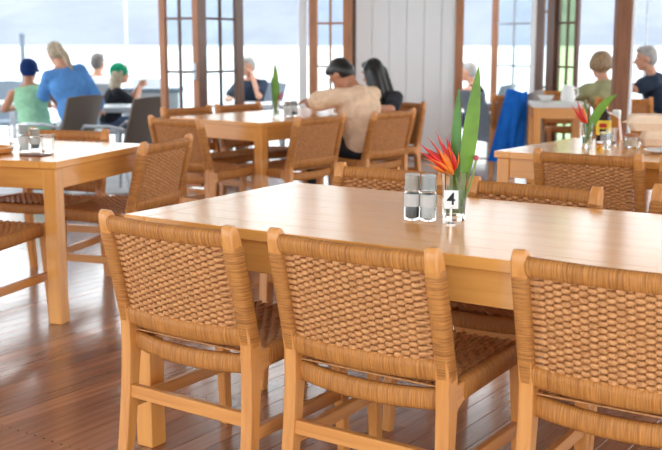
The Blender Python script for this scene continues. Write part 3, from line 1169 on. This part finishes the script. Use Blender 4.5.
# far table: jug and bowl
jz = Vector((T5C.x + .33, T5C.y + .25, tz))
jg = tag(empty('white_jug', jz), 'white jug on the small far table', 'jug')
MB().lathe([(.05, 0), (.065, .03), (.06, .09), (.045, .13), (.05, .15), (.044, .15), (.04, .13), (.05, .05), (.045, .012)], 20).build('jug_body', 'white_card', jg, True, 50)
MB().tube([(.045, 0, .13), (.085, 0, .12), (.09, 0, .07), (.058, 0, .04)], .007, 8).build('handle', 'white_card', jg, True)
bl = tag(MB().lathe([(.03, 0), (.06, .03), (.075, .055), (.07, .055), (.055, .03), (.025, .008)], 20).build('bowl', 'white_card', None, True, 50), 'white bowl beside the white jug', 'bowl')
bl.location = jz + Vector((-.17, .12, 0))

# ------------------------------------------------------------------ terrace furniture outside
DZ = -.125


def wicker_mat(name, col):
    m, nt, b = newmat(name)
    tc = nd(nt, 'ShaderNodeTexCoord')
    wv = nd(nt, 'ShaderNodeTexWave', i_Scale=45.0, i_Distortion=1.0)
    wv.bands_direction = 'Z'
    nt.links.new(tc.outputs['Object'], wv.inputs['Vector'])
    rp = ramp(nt, [(.2, tuple(c * .7 for c in col)), (.8, tuple(min(1, c * 1.15) for c in col))])
    nt.links.new(wv.outputs[0], rp.inputs[0])
    nt.links.new(rp.outputs[0], b.inputs['Base Color'])
    b.inputs['Roughness'].default_value = .6
    bp = nd(nt, 'ShaderNodeBump', i_Strength=.5, i_Distance=.006)
    nt.links.new(wv.outputs[0], bp.inputs['Height'])
    nt.links.new(bp.outputs[0], b.inputs['Normal'])
    return m


M['wicker_brown'] = wicker_mat('wicker_brown', (.17, .135, .112))
M['wicker_grey'] = wicker_mat('wicker_grey', (.20, .25, .31))
M['wicker_pale'] = wicker_mat('wicker_pale', (.50, .54, .58))
GW = 'wicker terrace armchairs'


def terrace_chair(loc, yaw, label, mat, ztop=.90):
    o = tag(empty('terrace_armchair', (loc[0], loc[1], DZ), R(yaw)), label, 'chair', GW)
    mb = MB()
    n = 10
    vs, fs = [], []
    rows = 8
    for j in range(rows + 1):
        t = j / rows
        z = .38 + (ztop - .38) * t
        hw = .21 + .03 * t
        for i in range(n + 1):
            u = -1 + 2 * i / n
            y = -.20 - .20 * t + .05 * u * u
            vs.append((u * hw, y, z + (.015 * (1 - u * u) if j == rows else 0)))
    k = n + 1
    m0 = len(vs)
    vs += [(x, y - .022, z) for x, y, z in vs]
    for j in range(rows):
        for i in range(n):
            a = j * k + i
            fs.append((a, a + 1, a + k + 1, a + k))
            fs.append((m0 + a, m0 + a + k, m0 + a + k + 1, m0 + a + 1))
    for i in range(n):
        fs.append((i, m0 + i, m0 + i + 1, i + 1))
        a = rows * k + i
        fs.append((a, a + 1, m0 + a + 1, m0 + a))
    for j in range(rows):
        a = j * k
        fs.append((a, a + k, m0 + a + k, m0 + a))
        a = j * k + n
        fs.append((a, m0 + a, m0 + a + k, a + k))
    mb.add(vs, fs).build('backrest', mat, o, True, 50)
    MB().box(-.24, .24, -.24, .25, .38, .43, .015, seg=2).build('seat', mat, o, True, 40)
    for s in (-1, 1):
        MB().tube([(s * .25, -.25, .62), (s * .285, -.1, .645), (s * .285, .2, .64), (s * .27, .25, .60), (s * .25, .25, .40)], .016, 8).build('armrest', 'grey_metal', o, True)
        MB().tube([(s * .22, .22, .38), (s * .235, .25, 0)], .014, 8).build('leg', 'grey_metal', o, True)
        MB().tube([(s * .22, -.20, .38), (s * .225, -.27, 0)], .014, 8).build('leg', 'grey_metal', o, True)
    return o


def terrace_table(loc, yaw, label, mat, l, w, h=.73, name='terrace_table', z=DZ):
    o = tag(empty(name, (loc[0], loc[1], z), R(yaw)), label, 'table', 'terrace tables')
    MB().box(-l / 2, l / 2, -w / 2, w / 2, h - .03, h, .006).build('table_top', mat, o)
    for x in (-1, 1):
        for y in (-1, 1):
            MB().box(x * (l / 2 - .06) - .02, x * (l / 2 - .06) + .02, y * (w / 2 - .06) - .02, y * (w / 2 - .06) + .02, 0, h - .03, .003).build('leg', 'grey_metal', o)
    return o


M['table_grey'] = plain('terrace_top_grey', (.42, .45, .48), .35, var=.05)
M['table_white'] = plain('terrace_top_white', (.72, .73, .74), .35, var=.03)


def out(px, Y, dx=0):
    return (at_Y(px, 100, Y).x + dx, Y)


terrace_chair(out(58, 10.0), 60, 'brown wicker armchair at the back of the woman in the blue shirt', 'wicker_brown')
terrace_chair(out(121, 9.75), 60, 'brown wicker armchair standing empty left of the folding doors', 'wicker_brown')
st_ = tag(empty('terrace_stool', (*out(35, 10.6), DZ), .2), 'round grey stool under the person in the navy cap', 'stool')
MB().lathe([(.17, .40), (.19, .41), (.19, .44), (.17, .45)], 20).build('seat', 'wicker_grey', st_, True, 40)
for k in range(4):
    a_ = k * PI / 2 + .5
    MB().tube([(.12 * math.cos(a_), .12 * math.sin(a_), .41), (.19 * math.cos(a_), .19 * math.sin(a_), 0)], .014, 8).build('leg', 'grey_metal', st_, True)
terrace_chair(out(97, 12.9), 15, 'pale grey armchair of the child in the white shirt', 'wicker_pale')
terrace_chair(out(106, 11.9), -60, 'pale armchair under the person in the green cap', 'wicker_pale')
terrace_chair(out(141, 14.2), 170, 'pale grey armchair beyond the green cap, facing the room', 'wicker_pale')
terrace_chair(out(-2, 13.2), 175, 'blue-grey armchair at the left picture edge by the water', 'wicker_grey')
terrace_chair(out(254, 12.75), 150, 'blue-grey armchair of the man in the dark T-shirt', 'wicker_grey')
terrace_chair(out(499, 11.0), -65, 'grey armchair standing behind the blue jacket', 'wicker_grey')
terrace_chair(out(480, 12.65), 60, 'grey armchair of the person at the window in black', 'wicker_grey')
terrace_table(out(116, 11.25), 10, 'pale grey terrace table behind the blue shirt', 'table_grey', .7, .7)
terrace_table(out(-12, 12.0), 0, 'grey terrace table in front of the navy cap', 'table_grey', .9, .8)
terrace_table(out(250, 11.75), 4, 'white terrace table before the man in the dark T-shirt', 'table_white', .85, .6)
terrace_table(out(489, 12.0, -.2), 0, 'grey terrace table by the timber jamb', 'table_grey', .6, .6)
# low planter block left of the folding doors
pb = tag(empty('planter_bench', (*out(153, 13.0), DZ), 0), 'dark grey planter bench left of the folding doors', 'bench')
MB().box(-.34, .34, -.2, .2, 0, .80, .01).build('box', 'table_grey', pb)
MB().box(-.36, .36, -.22, .22, .80, .85, .008).build('cap_board', 'wicker_grey', pb)
# slim dark pole on the water side
pp = at_Y(23, 60, 15.2)
po = tag(MB().tube([(0, 0, 0), (0, 0, 1.5)], .035, 10).ball((0, 0, 1.5), .045).build('mooring_pole', 'wicker_grey', None, True), 'slim blue-grey pole above the navy cap', 'pole')
po.location = (pp.x, 15.2, DZ)
pp = at_Y(647, 20, 14.5)
po = tag(MB().tube([(0, 0, 0), (0, 0, 3.0)], .022, 10).lathe([(.06, 0), (.06, .02), (.02, .03)], 12).build('verandah_pole', 'grey_metal', None, True), 'thin dark verandah pole above the man in navy', 'pole')
po.location = (pp.x, 14.5, DZ)

# blue jacket draped over the chair beside the right table
M['jacket_blue'] = cloth('jacket_blue', (.010, .15, .62))
M['grey_cloth'] = cloth('grey_cloth', (.42, .39, .36))
jk = tag(empty('jacket', (*out(511, 9.75), 0), R(-8)), 'bright blue jacket hanging over a chair back', 'jacket')


def drape(x0t, x1t, x0b, x1b, zt, zb, y, amp, mat, nm, seed):
    rnd = random.Random(seed)
    vs, fs = [], []
    n, m_ = 14, 12
    ph = [rnd.random() * 6 for _ in range(3)]
    for j in range(m_ + 1):
        t = j / m_
        for i in range(n + 1):
            u = i / n
            x = (x0t + (x1t - x0t) * u) * (1 - t) + (x0b + (x1b - x0b) * u) * t
            yy = y + amp * t * (math.sin(u * 9 + ph[0]) + .5 * math.sin(u * 17 + ph[1])) - .05 * math.sin(PI * u) * (1 - t * .4)
            vs.append((x, yy, zt + (zb - zt) * t - .02 * math.sin(u * 3 + ph[2])))
    k = n + 1
    m0 = len(vs)
    vs += [(x, y_ + .03, z) for x, y_, z in vs]
    for j in range(m_):
        for i in range(n):
            a = j * k + i
            fs.append((a, a + 1, a + k + 1, a + k))
            fs.append((m0 + a, m0 + a + k, m0 + a + k + 1, m0 + a + 1))
    for i in range(n):
        fs.append((i, m0 + i, m0 + i + 1, i + 1))
        a = m_ * k + i
        fs.append((a, a + 1, m0 + a + 1, m0 + a))
    for j in range(m_):
        a = j * k
        fs.append((a, a + k, m0 + a + k, m0 + a))
        a = j * k + n
        fs.append((a, m0 + a, m0 + a + k, a + k))
    return MB().add(vs, fs).build(nm, mat, jk, True, 60)


drape(-.04, .15, -.20, .13, .83, .15, 0, .018, 'jacket_blue', 'jacket_body', 1)
drape(.02, .15, -.02, .05, .835, .30, -.045, .012, 'jacket_blue', 'sleeve', 2)
drape(.15, .30, .12, .30, .82, .22, .03, .02, 'grey_cloth', 'lining', 3)
# indoor chair that carries it
hc = chair((out(515, 9.75)[0] + .05, 9.83), -8, 'woven chair hidden under the bright blue jacket', GF)


# ------------------------------------------------------------------ people
def remeshed(mb, name, mat, parent, voxel, smooth_it=6):
    me = bpy.data.meshes.new('tmp')
    me.from_pydata(mb.v, [], mb.f)
    bm = bmesh.new()
    bm.from_mesh(me)
    bmesh.ops.recalc_face_normals(bm, faces=bm.faces)
    bm.to_mesh(me)
    bm.free()
    t = bpy.data.objects.new('tmp', me)
    COL.objects.link(t)
    m = t.modifiers.new('r', 'REMESH')
    m.mode = 'VOXEL'
    m.voxel_size = voxel
    m.use_smooth_shade = True
    s_ = t.modifiers.new('s', 'SMOOTH')
    s_.iterations = smooth_it
    s_.factor = .5
    dg = bpy.context.evaluated_depsgraph_get()
    dg.update()
    res = bpy.data.meshes.new_from_object(t.evaluated_get(dg))
    bpy.data.objects.remove(t)
    bpy.data.meshes.remove(me)
    res.name = name
    for p_ in res.polygons:
        p_.use_smooth = True
    res.materials.clear()
    res.materials.append(M[mat] if isinstance(mat, str) else mat)
    o = bpy.data.objects.new(name, res)
    COL.objects.link(o)
    o.parent = parent
    return o


def hand(mb, wrist, d, palm_n, side, k=1.0, curl=.5):
    """wrist point, direction d of the fingers, palm normal, side = +1/-1 thumb side"""
    w = Vector(wrist)
    d = Vector(d).normalized()
    n_ = Vector(palm_n)
    n_ = (n_ - d * n_.dot(d)).normalized()
    s_ = d.cross(n_) * side
    for q in (-.026, -.009, .009, .026):
        mb.cap(w + d * .012 + s_ * q * .6, w + d * .078 * k + s_ * q, .014, .0125, 8)
    for q, L in ((.028, .066), (.010, .076), (-.009, .070), (-.027, .054)):
        a = w + d * .080 * k + s_ * q
        b_ = a + (d * (1 - curl * .35) + n_ * curl * .5).normalized() * L * .5
        c_2 = b_ + (d * (1 - curl) + n_ * curl * 1.1).normalized() * L * .5
        mb.cap(a, b_, .0098, .009, 8)
        mb.cap(b_, c_2, .009, .0078, 8)
    a = w + d * .03 + s_ * .03
    b_ = a + (d * .6 + s_ * .7 + n_ * .2).normalized() * .04
    mb.cap(a, b_, .0125, .0105, 8)
    mb.cap(b_, b_ + (d * .9 + s_ * .15 + n_ * .3).normalized() * .032, .0105, .0085, 8)


def person(label, loc, yaw, neck, look, arms, shirt, pants, hair, skin='skin', sleeve='short', z0=0.0, sc=1.0, cap=None, shw=.175, hip_z=.53, hairstyle='short', loose=1.0, neck_len=.06):
    """neck: local neck base; look: (yaw, pitch down, roll) of the head in degrees; arms: [(elbow, wrist), ...] local, left (-x) first"""
    root = tag(empty('person', (loc[0], loc[1], z0), R(yaw)), label, 'person')
    root.scale = (sc, sc, sc)
    H = Vector((0, 0, hip_z))
    N = Vector(neck)
    up = (N - H).normalized()
    sd = Vector((1, 0, 0))
    sd = (sd - up * sd.dot(up)).normalized()
    fw_ = up.cross(sd) * 1.0
    hr = Euler((-R(look[1]), R(look[2]), R(look[0])), 'XYZ').to_matrix()
    hc_ = N + up * neck_len + hr @ Vector((0, .035, .105))
    body = MB()
    # head: skull, face, jaw, nose, ears
    def hp(x, y, z):
        return hc_ + hr @ Vector((x, y, z))
    body.ball(hp(0, -.008, .02), (.074, .094, .092), rot=hr)
    body.ball(hp(0, .022, -.035), (.058, .070, .075), rot=hr)
    body.ball(hp(0, .05, -.085), (.034, .034, .026), rot=hr)
    body.cap(hp(0, .088, .008), hp(0, .108, -.028), .009, .013, 8)
    body.ball(hp(0, .082, -.062), (.022, .012, .010), rot=hr)
    for s in (-1, 1):
        body.ball(hp(s * .074, -.005, -.01), (.010, .019, .030), rot=hr)
        body.ball(hp(s * .030, .075, .030), (.020, .010, .007), rot=hr)
    body.cap(N - up * .03, hc_ + hr @ Vector((0, -.02, -.06)), .056, .050)
    # trunk
    chest = H.lerp(N, .66)
    belly = H.lerp(N, .3)
    rot = Matrix((sd, fw_, up)).transposed()
    sleeve_mb = MB()
    body.ball(H, (.150, .115, .11), rot=rot)
    body.ball(belly, (.130, .095, .15), rot=rot)
    body.ball(chest, (.150, .105, .16), rot=rot)
    shl = [N + sd * (s * shw) - up * .055 for s in (-1, 1)]
    body.cap(shl[0], shl[1], .048, .048)
    body.cap(N - up * .02 - sd * .06, N - up * .02 + sd * .06, .05, .05)
    top = MB()
    g_ = .016 * loose
    top.ball(H + up * .02, (.150 + g_ * 1.3, .115 + g_ * 1.6, .13), rot=rot)
    top.ball(belly, (.130 + g_ * 1.8, .095 + g_ * 2.0, .17), rot=rot)
    top.ball(chest, (.150 + g_ * 1.4, .105 + g_ * 1.5, .17), rot=rot)
    sf = .62 if sleeve == 'none' else 1.0
    top.cap(N - up * .055 - sd * shw * sf, N - up * .055 + sd * shw * sf, .056 + g_ * .3, .056 + g_ * .3)
    top.cap(N - up * .045 - sd * .07, N - up * .045 + sd * .07, .062, .062)
    for i, (el, wr) in enumerate(arms):
        s = -1 if i == 0 else 1
        e_, w_ = Vector(el), Vector(wr)
        body.cap(shl[i], e_, .047, .038)
        body.cap(e_, w_, .038, .026)
        d = (w_ - e_).normalized()
        hand(body, w_ + d * .012, d, Vector((-s * .35, .1, -.8)), s * -1)
        if sleeve == 'short':
            top.cap(shl[i], shl[i].lerp(e_, .72), .058 + g_ * .4, .054 + g_ * .8)
        elif sleeve == 'long':
            top.cap(shl[i], e_, .058 + g_ * .4, .048 + g_ * .5)
            top.cap(e_, e_.lerp(w_, .86), .048 + g_ * .5, .036 + g_ * .3)
    trousers = MB()
    shoes = MB()
    for s in (-1, 1):
        hj = H + Vector((s * .085, .02, -.02))
        kn = Vector((s * .12, .42, hip_z - .02))
        an = Vector((s * .12, .40, .10))
        to = Vector((s * .13, .56, .045))
        body.cap(hj, kn, .076, .056)
        body.cap(kn, an, .054, .036)
        body.cap(an + Vector((0, -.02, -.05)), to, .034, .028)
        trousers.cap(hj, kn, .092, .070)
        trousers.cap(kn, kn.lerp(an, .92), .070, .054)
        shoes.cap(an + Vector((0, -.03, -.055)), to, .043, .037)
    trousers.ball(H + Vector((0, 0, -.01)), (.168, .135, .12), rot=rot)
    remeshed(body, 'body', skin, root, .0085, 4)
    remeshed(top, 'shirt', shirt, root, .013, 8)
    remeshed(trousers, 'trousers', pants, root, .014, 8)
    remeshed(shoes, 'shoes', 'menu_brown', root, .012, 4)
    # eyes and brows
    for s in (-1, 1):
        e = MB().ball(hp(s * .030, .0835, .012), (.012, .006, .008), 10, 7, rot=hr).build('eye', 'white_card', root, True)
        MB().ball(hp(s * .030, .0885, .012), (.0055, .003, .0055), 8, 6, rot=hr).build('iris', 'black_ink', e, True)
        MB().cap(hp(s * .016, .089, .036), hp(s * .046, .078, .038), .004, .003, 6).build('eyebrow', hair, root, True)
    MB().ball(hp(0, .0905, -.062), (.020, .006, .005), 10, 6, rot=hr).build('lips', 'berry', root, True)
    # hair
    hm = MB()
    if hairstyle != 'none':
        hm.ball(hp(0, -.022, .040), (.083, .092, .085), rot=hr)
        hm.ball(hp(0, -.045, .0), (.080, .070, .085), rot=hr)
        hm.ball(hp(0, .035, .088), (.062, .05, .032), rot=hr)
        if hairstyle == 'long':
            for q in (-.055, 0, .055):
                hm.cap(hp(q, -.06, .0), hp(q * 1.2, -.095, -.24), .048, .036)
            for s in (-1, 1):
                hm.cap(hp(s * .072, .0, .03), hp(s * .085, -.03, -.20), .028, .026)
        if hairstyle == 'bob':
            for a in range(-4, 5):
                q = math.radians(a * 27)
                hm.cap(hp(.074 * math.sin(q), -.02 - .07 * math.cos(q), .03), hp(.078 * math.sin(q), -.02 - .074 * math.cos(q), -.012), .038, .034)
            hm.ball(hp(0, -.03, .05), (.100, .102, .088), rot=hr)
        if hairstyle == 'ponytail':
            hm.ball(hp(0, -.115, .02), (.032, .035, .035), rot=hr)
            hm.cap(hp(0, -.125, .01), hp(.02, -.13, -.10), .030, .034)
            hm.cap(hp(.02, -.13, -.10), hp(.04, -.10, -.24), .034, .012)
        remeshed(hm, 'hair', hair, root, .011, 4)
    if cap:
        c_1 = MB()
        c_1.ball(hp(0, -.016, .040), (.096, .113, .098), rot=hr)
        c_1.ball(hp(0, -.030, .005), (.090, .094, .075), rot=hr)
        co = remeshed(c_1, 'cap', cap, root, .012, 4)
        br = MB()
        vs, fs = [], []
        n = 12
        for zz in (0, -.006):
            for i in range(n + 1):
                a = math.radians(-70 + 140 * i / n)
                vs.append(hp(.088 * math.sin(a), .07 * math.cos(a) + .01, .040 + zz))
            for i in range(n + 1):
                a = math.radians(-70 + 140 * i / n)
                vs.append(hp(.082 * math.sin(a), .155 * math.cos(a) + .02, .026 + zz))
        k = n + 1
        for i in range(n):
            fs += [(i, i + 1, k + i + 1, k + i), (2 * k + i, 3 * k + i, 3 * k + i + 1, 2 * k + i + 1), (k + i, k + i + 1, 3 * k + i + 1, 3 * k + i), (i, 2 * k + i, 2 * k + i + 1, i + 1)]
        br.add(vs, fs).build('cap_brim', cap, co, True, 50)
    return root


HB = plain('hair_black', (.012, .010, .009), .4, var=.3)
HBR = plain('hair_brown', (.30, .19, .10), .5, var=.3, bump=.6, bscale=120)
HG = plain('hair_grey', (.38, .36, .34), .5, var=.2, bump=.6, bscale=120)
HBL = plain('hair_blonde_grey', (.40, .32, .22), .5, var=.3, bump=.6, bscale=120)
HD = plain('hair_dark_grey', (.13, .11, .10), .5, var=.3)
for nm, c in dict(beige=srgb(236, 202, 170), navy=(.022, .034, .062), olive=srgb(160, 160, 120), blue=(.10, .27, .60), mint=srgb(150, 200, 165), white=(.75, .75, .76), black=(.015, .015, .02), denim=(.06, .09, .16), khaki=(.30, .24, .17), charcoal=(.03, .032, .04), navycap=(.008, .028, .12), greencap=(.01, .26, .13)).items():
    M['c_' + nm] = cloth('cloth_' + nm, c)


def seat_of(mid, yaw):
    v = Vector((-math.sin(R(yaw)), math.cos(R(yaw)), 0))
    return Vector((mid[0], mid[1], 0)) + v * .28


# man in beige, leaning over the back table
sp6 = seat_of(M6, 50)
person('man in beige T-shirt bending over the back table, dark hair', sp6 - Vector((-.77, .64, 0)) * .03, 50, (0, .12, .94), (6, 50, 0),
       [((-.25, .34, .835), (-.02, .50, .835)), ((.27, .38, .835), (.04, .52, .84))], 'c_beige', 'c_charcoal', HB, 'skin_tan', loose=1.9, shw=.195)
sp7 = seat_of(M7, 140)
person('woman with long dark hair seated behind the man in beige', sp7 - Vector((-.64, -.77, 0)) * .02, 140, (.02, .02, .91), (-95, 18, 0),
       [((-.24, .20, .78), (-.05, .46, .80)), ((.24, .20, .78), (.05, .46, .80))], 'c_charcoal', 'c_denim', HB, hairstyle='long', sc=.97)
# far right couple
sp9 = seat_of(M9, -12)
person('woman in olive blouse with brown bob, back turned, left of the column', (sp9.x - .06, sp9.y + .03), 14, (-.03, .16, .91), (0, 8, 0),
       [((-.27, .24, .77), (-.13, .50, .82)), ((.25, .22, .77), (.10, .48, .82))], 'c_olive', 'c_khaki', HBR, hairstyle='bob', loose=1.3)
person('grey-haired man in navy T-shirt in profile at the right edge', (3.30, 10.36), 74, (0, .12, .91), (8, 8, 0),
       [((-.27, .26, .79), (-.08, .50, .80)), ((.27, .24, .80), (.05, .52, .80))], 'c_navy', 'c_khaki', HG, 'skin', loose=1.4, sc=1.05)
# terrace, left
x, y = out(35, 10.6)
person('person in navy cap and mint sleeveless top, back turned', (x, y), 6, (-.08, .12, .98), (-14, 12, 0),
       [((-.34, .12, .74), (-.22, .38, .75)), ((.26, .20, .72), (.12, .46, .75))], 'c_mint', 'c_denim', HD, 'skin_tan', 'none', DZ, .98, cap='c_navycap', hairstyle='none', loose=1.5)
x, y = out(79, 10.35)
person('woman in loose blue shirt with fair ponytail, leaning left', (x, y), 22, (-.12, .15, 1.13), (20, 30, -8),
       [((-.30, .32, .86), (-.24, .56, .80)), ((.20, .06, .80), (.24, .30, .72))], 'c_blue', 'c_white', HBL, 'skin', 'long', DZ, 1.02, hairstyle='ponytail', loose=1.6, hip_z=.56, shw=.155)
x, y = out(99, 13.0)
person('child with dark grey hair in white shirt, back turned', (x, y), 20, (0, .06, .99), (-40, 0, 0),
       [((-.24, .16, .76), (-.08, .42, .78)), ((.24, .16, .76), (.08, .42, .78))], 'c_white', 'c_denim', HD, 'skin', 'short', DZ, 1.0)
x, y = out(110, 11.95)
person('person in green cap and black top with hands raised', (x, y), -68, (0, .08, .94), (-2, 2, 0),
       [((-.20, .26, .74), (-.05, .36, .94)), ((.20, .26, .74), (.04, .36, .93))], 'c_black', 'c_denim', HBL, 'skin', 'short', DZ, .95, cap='c_greencap', hairstyle='long')
x, y = out(255, 12.6)
person('man in dark T-shirt resting his head on one hand beyond the glazed door', (x, y), 150, (0, .08, 1.0), (-10, 10, 0),
       [((-.26, .30, .80), (-.08, .18, 1.06)), ((.26, .22, .76), (.06, .46, .78))], 'c_navy', 'c_khaki', HG, 'skin', 'short', DZ, .97)
x, y = out(480, 12.5)
person('short-haired person in black top seen through the right window', (x, y), 62, (0, .10, .93), (8, 6, 0),
       [((-.24, .28, .80), (-.06, .26, 1.02)), ((.25, .20, .76), (.08, .44, .78))], 'c_black', 'c_denim', HG, 'skin', 'none', DZ, .97)
